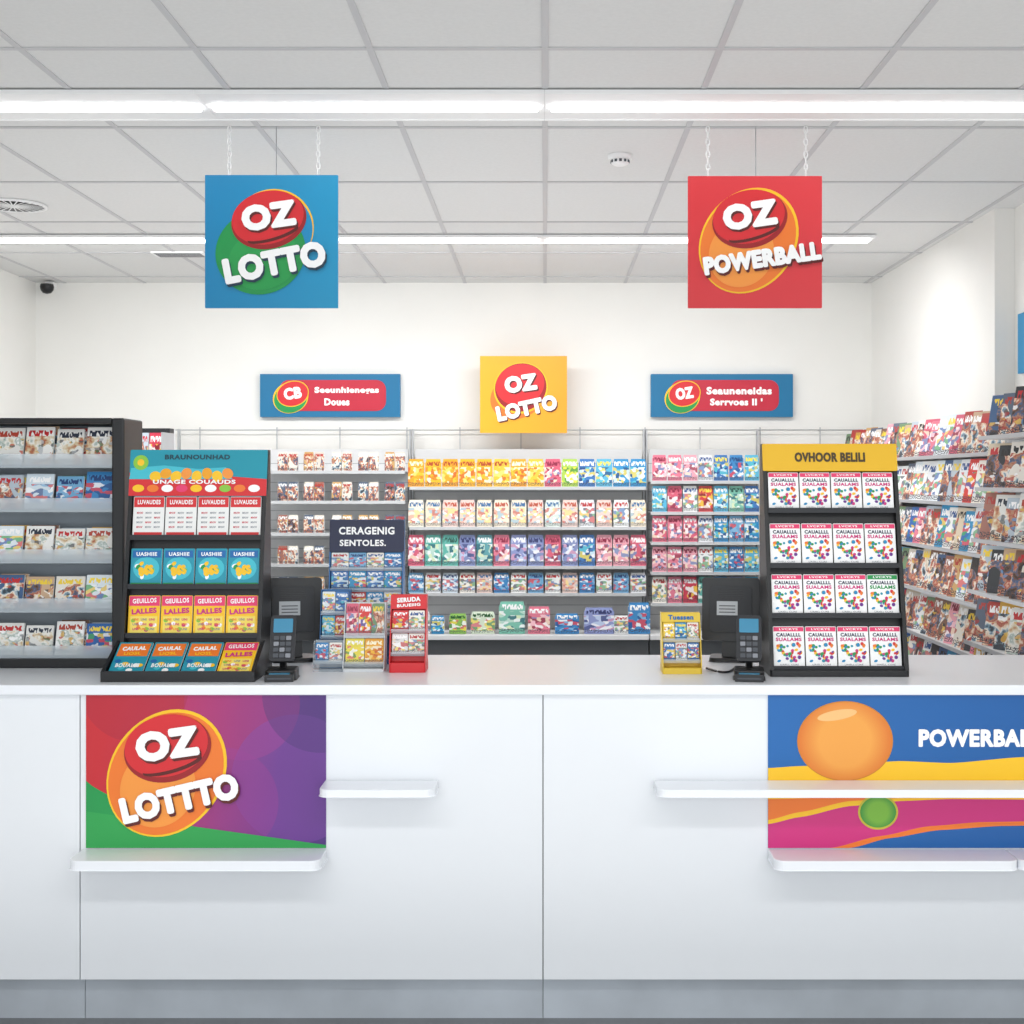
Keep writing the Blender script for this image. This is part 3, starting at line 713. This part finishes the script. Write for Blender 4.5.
def terminal(px,py,d,rz,label,sc=1.0,py0=617):
    r=root('payment_terminal',(X(px,d),d,1.0003),label,'payment terminal',rot=(0,0,R(rz)))
    Ht=Z(py0,d)-1.0
    mkobj('base',MB().prism(rrect(-.045,.045,-.045,.06,.012),0,.03,BLACK,'xy'),parent=r,bevel=.004)
    mkobj('pole',MB().tube([(0,.03,.028),(0,.02,Ht*.6)],.011,BLACK),parent=r)
    M=Matrix.Translation((0,-.012,Ht*.30))@Matrix.Rotation(R(-24),4,'X')
    h=Ht*.76
    mkobj('body',MB().prism(rrect(-.036,.036,0,h,.01),-.0,.024,BLK2,M=M),parent=r,bevel=.002)
    mkobj('screen',MB().prism(rrect(-.029,.029,h*.62,h*.93,.003),-.0015,-.0002,SREEN,M=M),parent=r,label='small blue display')
    k=MB()
    for i in range(4):
        for j in range(3): k.prism(rrect(-.026+.0185*j,-.011+.0185*j,h*(.06+.13*i),h*(.15+.13*i),.002,2),-.003,-.0002,[KEYG,KEYG,NOTE][(i+j)%3],M=M)
    mkobj('keypad',k,parent=r)
    mkobj('card_reader',MB().box(-.042,.042,-.075,-.046,0,.022,BLACK).box(-.035,.035,-.0755,-.0751,.008,.012,KEYG).box(-.03,.03,-.07,-.05,.0221,.024,SREEN),parent=r,bevel=.002)
terminal(282,672,4.05,4,'black payment terminal with blue display and keypad')
terminal(749,672,4.05,-8,'black payment terminal with keypad beside ticket stand')
cb=[]
for i in range(17):
    t=i/16; cb.append((X(708,4.2)+.09*t,4.24-.09*math.sin(t*math.pi),1.0045+.0005*t))
mkobj('power_cable',MB().tube(cb,.0035,BLACK,8),label='thin black cable lying on countertop beside terminal',cat='cable')

# ---------------------------------------------------------------- back shelving
def bay(xa,xb,shz,label,grp):
    r=root('shelving_bay',((xa+xb)/2,9.9,0),label,'shelving',grp); w=(xb-xa)/2-.004
    top=Z(449,9.9)
    b=MB().box(-w+.02,w-.02,.05,.07,.3,top,PANEL)
    for i in range(int((top-.6)/.07)): b.box(-w+.02,w-.02,.0485,.0499,.6+.07*i,.605+.07*i,GROOVE)
    mkobj('back_panel',b,parent=r)
    for sx in (-1,1): mkobj('upright',MB().box(sx*w-.012 if sx>0 else -w,w if sx>0 else -w+.012,.03,.08,.0,Z(429,9.93),GREYM),parent=r)
    for z in shz:
        mkobj('shelf',MB().box(-w+.013,w-.013,-.26,.048,z-.008,z-.0005,SHELFW).box(-w+.013,w-.013,-.27,-.2605,z-.020,z+.003,mat('price_rail','#c6c8ca',.5)),parent=r)
    zb=.50
    mkobj('base_shelf',MB().box(-w,w,-.40,.029,zb-.035,zb,SHELFW),parent=r,bevel=.003)
    mkobj('plinth',MB().box(-w,w,-.33,.029,0,zb-.036,mat('base_grey','#6f7377',.6)),parent=r)
DP=9.66
def zz(py): return Z(py,DP)
shA=[zz(471),zz(501),zz(533),zz(564),zz(595)]
shB=[zz(487),zz(527),zz(566),zz(593)]
shC=[zz(481),zz(512),zz(542),zz(572),zz(603)]
xA0,xB0,xC0,xC1=X(165,9.62),X(407,9.62),X(648.5,9.62),X(766,9.62)
bay(xA0,xB0,shA,'pale grey wall shelving with small boxed items','back wall shelving bays')
bay(xB0,xC0,shB,'pale grey wall shelving with rows of coloured packs','back wall shelving bays')
bay(xC0,xC1,shC,'pale grey wall shelving with pink and blue packs','back wall shelving bays')
rw=root('display_rail',(0,9.99,0),'thin wire display rail above back shelving','rail')
mkobj('rail_wire',MB().tube([(X(160,9.99),0,Z(430,9.99)),(X(868,9.99),0,Z(430,9.99))],.004,GREYM,6),parent=rw)
for pxx in (200,277,340,407,460,521,580,645,700,760,820):
    mkobj('wall_bracket',MB().box(-.004,.004,0,.059,-.004,.004,GREYM).box(-.004,.004,-.004,.0,-.3,.02,GREYM),loc=(X(pxx,9.99),0,Z(430,9.99)),parent=rw)
def row(pxs,wpx,h,zs,kinds,lab,grp,yy=DP,t=.02,tilt=4):
    for i,p in enumerate(pxs):
        kd=kinds(i)
        place(kd,wpx*yy/F,h,(X(p,yy),yy+.02,zs),(-R(tilt),0,0),lab[kd] if isinstance(lab,dict) else lab,'card pack',grp,t,'pack','card_pack')
u=DP/F
for ri,zs in enumerate(shA[:5]):
    ps=[288,314,342,368.5,395]
    for i,p in enumerate(ps):
        for s_ in (-5.2,5.2):
            place('snack',10.0*u,19*u if ri<2 else 18*u,(X(p+s_,DP),DP+.02,zs),(-R(3),0,0),'small boxed collectible pack on pale shelf','card pack','small packs on left wall shelving',.03,'pack','card_pack')
n=14; ps=[416+i*17.1 for i in range(n)]
kB1=lambda i:'gold' if i<8 else (['pink','lime'][i-8] if i<10 else 'blue')
row(ps,16.2,28*u,shB[0],kB1,{'gold':'golden yellow card pack on shelf','lime':'lime green card pack on shelf','blue':'blue card pack on shelf','pink':'pink card pack on shelf'},'top row of card packs')
row(ps,15.4,27*u,shB[1],lambda i:'pastel' if i<9 else ('pastel' if i%2 else 'white'),'pale cream and pastel card pack on shelf','second row of card packs')
row(ps,16.0,31*u,shB[2],lambda i:['pink','teal','teal','violet','teal','pink','violet','violet','pink','violet','blue','pink','pink','pink'][i],{'red':'red card pack on shelf','teal':'teal card pack on shelf','violet':'violet blue card pack on shelf','pink':'pink card pack on shelf','blue':'blue card pack on shelf'},'third row of card packs')
row(ps,15.4,20*u,shB[3],lambda i:['bluecard','white','bluecard','white','pastel'][i%5],'small blue and white card pack on shelf','fourth row of card packs')
bl=[(420,20,22,'white'),(438,13,18,'blue'),(458,17,20,'greenyel'),(483,24,22,'greenyel'),(512,26,32,'teal'),(539,22,27,'pink'),(567,24,20,'bluecard'),(599,30,26,'violet'),(621,14,18,'white'),(639,22,31,'bluecard')]
for (p,wp,hp,kd) in bl:
    place(kd,wp*9.58/F,hp*9.58/F,(X(p,9.58),9.60,.5003),(-R(5),0,0),'printed box or booklet standing on base shelf','booklet','items on base shelf',.05,'pack','boxed_booklet')
psC=[659.5+i*15.4 for i in range(7)]
for ri,zs in enumerate(shC):
    hh=[26,26,26,25,26][ri]
    row(psC,14.4,hh*u,zs,lambda i,ri=ri:(['pink','pink','pink','white','blue','bluecard','blue'][i] if ri in(0,2,3) else ['white','pink','red','teal','blue','violet','blue'][i]) if ri!=1 else ['blue','pink','white','red','blue','teal','blue'][i],'pink, blue or white card pack on shelf','card packs on narrow wall shelving')

# ---------------------------------------------------------------- side magazine racks
def side_rack(xf,xw,ya,yb_,zs,top,label,turn,mw,mh,face=-1,grp='',kinds=('mag',)):
    r=root('magazine_wall_rack',((xf+xw)/2,(ya+yb_)/2,0),label,'magazine rack')
    D=abs(xw-xf); L=(yb_-ya)/2
    s=-face
    bx=sorted([s*(D/2-.002),s*(D/2-.03)])
    mkobj('back_panel',MB().box(bx[0],bx[1],-L,L,0,top,PANEL),parent=r)
    for yy in (-L,L-.015):
        mkobj('end_frame',MB().prism([(s*(D/2-.031),0),(-s*D/2,0),(-s*D/2,.35),(s*(D/2-.16),top),(s*(D/2-.031),top)],yy,yy+.015,SHELFW),parent=r)
    n=int((yb_-ya-.04)/(mw*.88)); st=(yb_-ya-.04)/n
    for z in zs:
        fx=-s*(D/2-.02)+s*.16*(z-zs[0])/(max(zs)-zs[0]+.001)*.55
        xa=sorted([fx,s*(D/2-.032)])
        mkobj('shelf',MB().box(xa[0],xa[1],-L+.016,L-.016,z-.010,z-.0005,SHELFW).box(min(fx,fx-s*.006),max(fx,fx-s*.006)-.0001,-L+.016,L-.016,z-.012,z+.006,GREYM),parent=r)
        for i in range(n):
            kd=random.choice(kinds); hh=random.choice([mh,mh*.96,mh*.90])
            rz=(-90+turn) if face<0 else (90-turn)
            yo=ya+.05+(st-.006)*(i+.5)
            place(kd,mw,round(hh,3),((xf+xw)/2+fx+s*(.03+mw/2*math.sin(R(turn))),yo,z),(-R(13),0,R(rz)),'glossy magazine facing the aisle on wall rack','magazine',grp,.008,'mag','magazine')
side_rack(2.03,XR-.001,6.40,9.9,[.50,.745,.99,1.235,1.48,1.73],1.95,'long pale wall rack filled with magazines',14,.165,.232,grp='magazines on long side rack',kinds=('mag','mag','mag','snack','white','pink','promo'))
side_rack(1.95,XN-.001,5.2,6.36,[.60,.84,1.08,1.32,1.56,1.80],2.04,'tall pale magazine rack beside the long one',30,.175,.225,grp='magazines on tall side rack',kinds=('mag','mag','mag','news','snack'))
# rear left rack facing the counter
xa,xb=X(70,8.4),X(163,8.4)
r=root('rear_magazine_rack',((xa+xb)/2,8.4,0),'dark-topped magazine rack with red magazines behind counter','magazine rack'); w=(xb-xa)/2
mkobj('back_panel',MB().box(-w,w,.25,.28,0,1.93,PANEL),parent=r)
for sx in(-1,1): mkobj('end_frame',MB().box(sx*w-.012 if sx>0 else -w,w if sx>0 else -w+.012,-.0,.249,0,1.90,GREYM),parent=r)
mkobj('top_panel',MB().box(-w,w,0.15,.249,1.9005,1.93,BLK2),parent=r)
for i,z in enumerate((.5,.85,1.2,1.66)):
    mkobj('shelf',MB().box(-w+.013,w-.013,.01,.249,z-.012,z-.0005,SHELFW),parent=r)
for (z,hh) in ((1.2,.24),(1.66,.24)):
    nn=6
    for i in range(nn):
        cw=(2*w-.04)/nn
        place('red' if i%2 else 'mag',cw*.92,hh,((xa+xb)/2-w+.02+cw*(i+.5),8.46,z),(-R(8),0,0),'red covered magazine standing on dark rack' if i%2 else 'mixed colour magazine standing on dark rack','magazine','magazines on dark rear rack',.01,'mag','magazine')

# ---------------------------------------------------------------- light
wd=bpy.data.worlds.new('world'); bpy.context.scene.world=wd; wd.use_nodes=True
wd.node_tree.nodes['Background'].inputs[0].default_value=(.90,.95,1.0,1); wd.node_tree.nodes['Background'].inputs[1].default_value=.9
def area(name,loc,rot,sx,sy,p,col=(1,1,1)):
    l=bpy.data.lights.new(name,'AREA'); l.shape='RECTANGLE'; l.size=sx; l.size_y=sy; l.energy=p; l.color=col
    o=bpy.data.objects.new(name,l); o.location=loc; o.rotation_euler=rot; COL.objects.link(o); return o
area('added_overhead_fill',(0,1.2,H-.05),(0,0,0),4.5,.3,48)  # added fill lamp overhead, out of view, not an actual fixture
area('ceiling_light_rear',(-.7,yb-.1,H-.05),(R(12),0,0),5.0,.12,80)
area('added_fill_behind_camera',(0,-2.3,1.5),(R(90),0,0),5.5,2.6,92,(.93,.97,1))  # added broad cool fill from behind the camera; no window exists there
area('added_up_fill_behind_counter',(-.6,7.0,.9),(R(180),0,0),5.0,4.0,60)  # added lamp facing up to brighten the ceiling, standing in for bounce
area('added_up_fill_shop_floor',(0,1.6,.2),(R(180),0,0),5.0,3.5,42)  # unseen upward fill added low down to lift the front ceiling
# ---------------------------------------------------------------- camera
cd=bpy.data.cameras.new('camera'); cd.sensor_width=36; cd.lens=F/1024*36; cd.shift_x=-33/1024; cd.shift_y=-32/1024
co=bpy.data.objects.new('camera',cd); co.location=(0,0,CZ); co.rotation_euler=(R(90),0,0); COL.objects.link(co)
bpy.context.scene.camera=co
vs=bpy.context.scene.view_settings
vs.view_transform='Standard'; vs.look='None'; vs.exposure=0
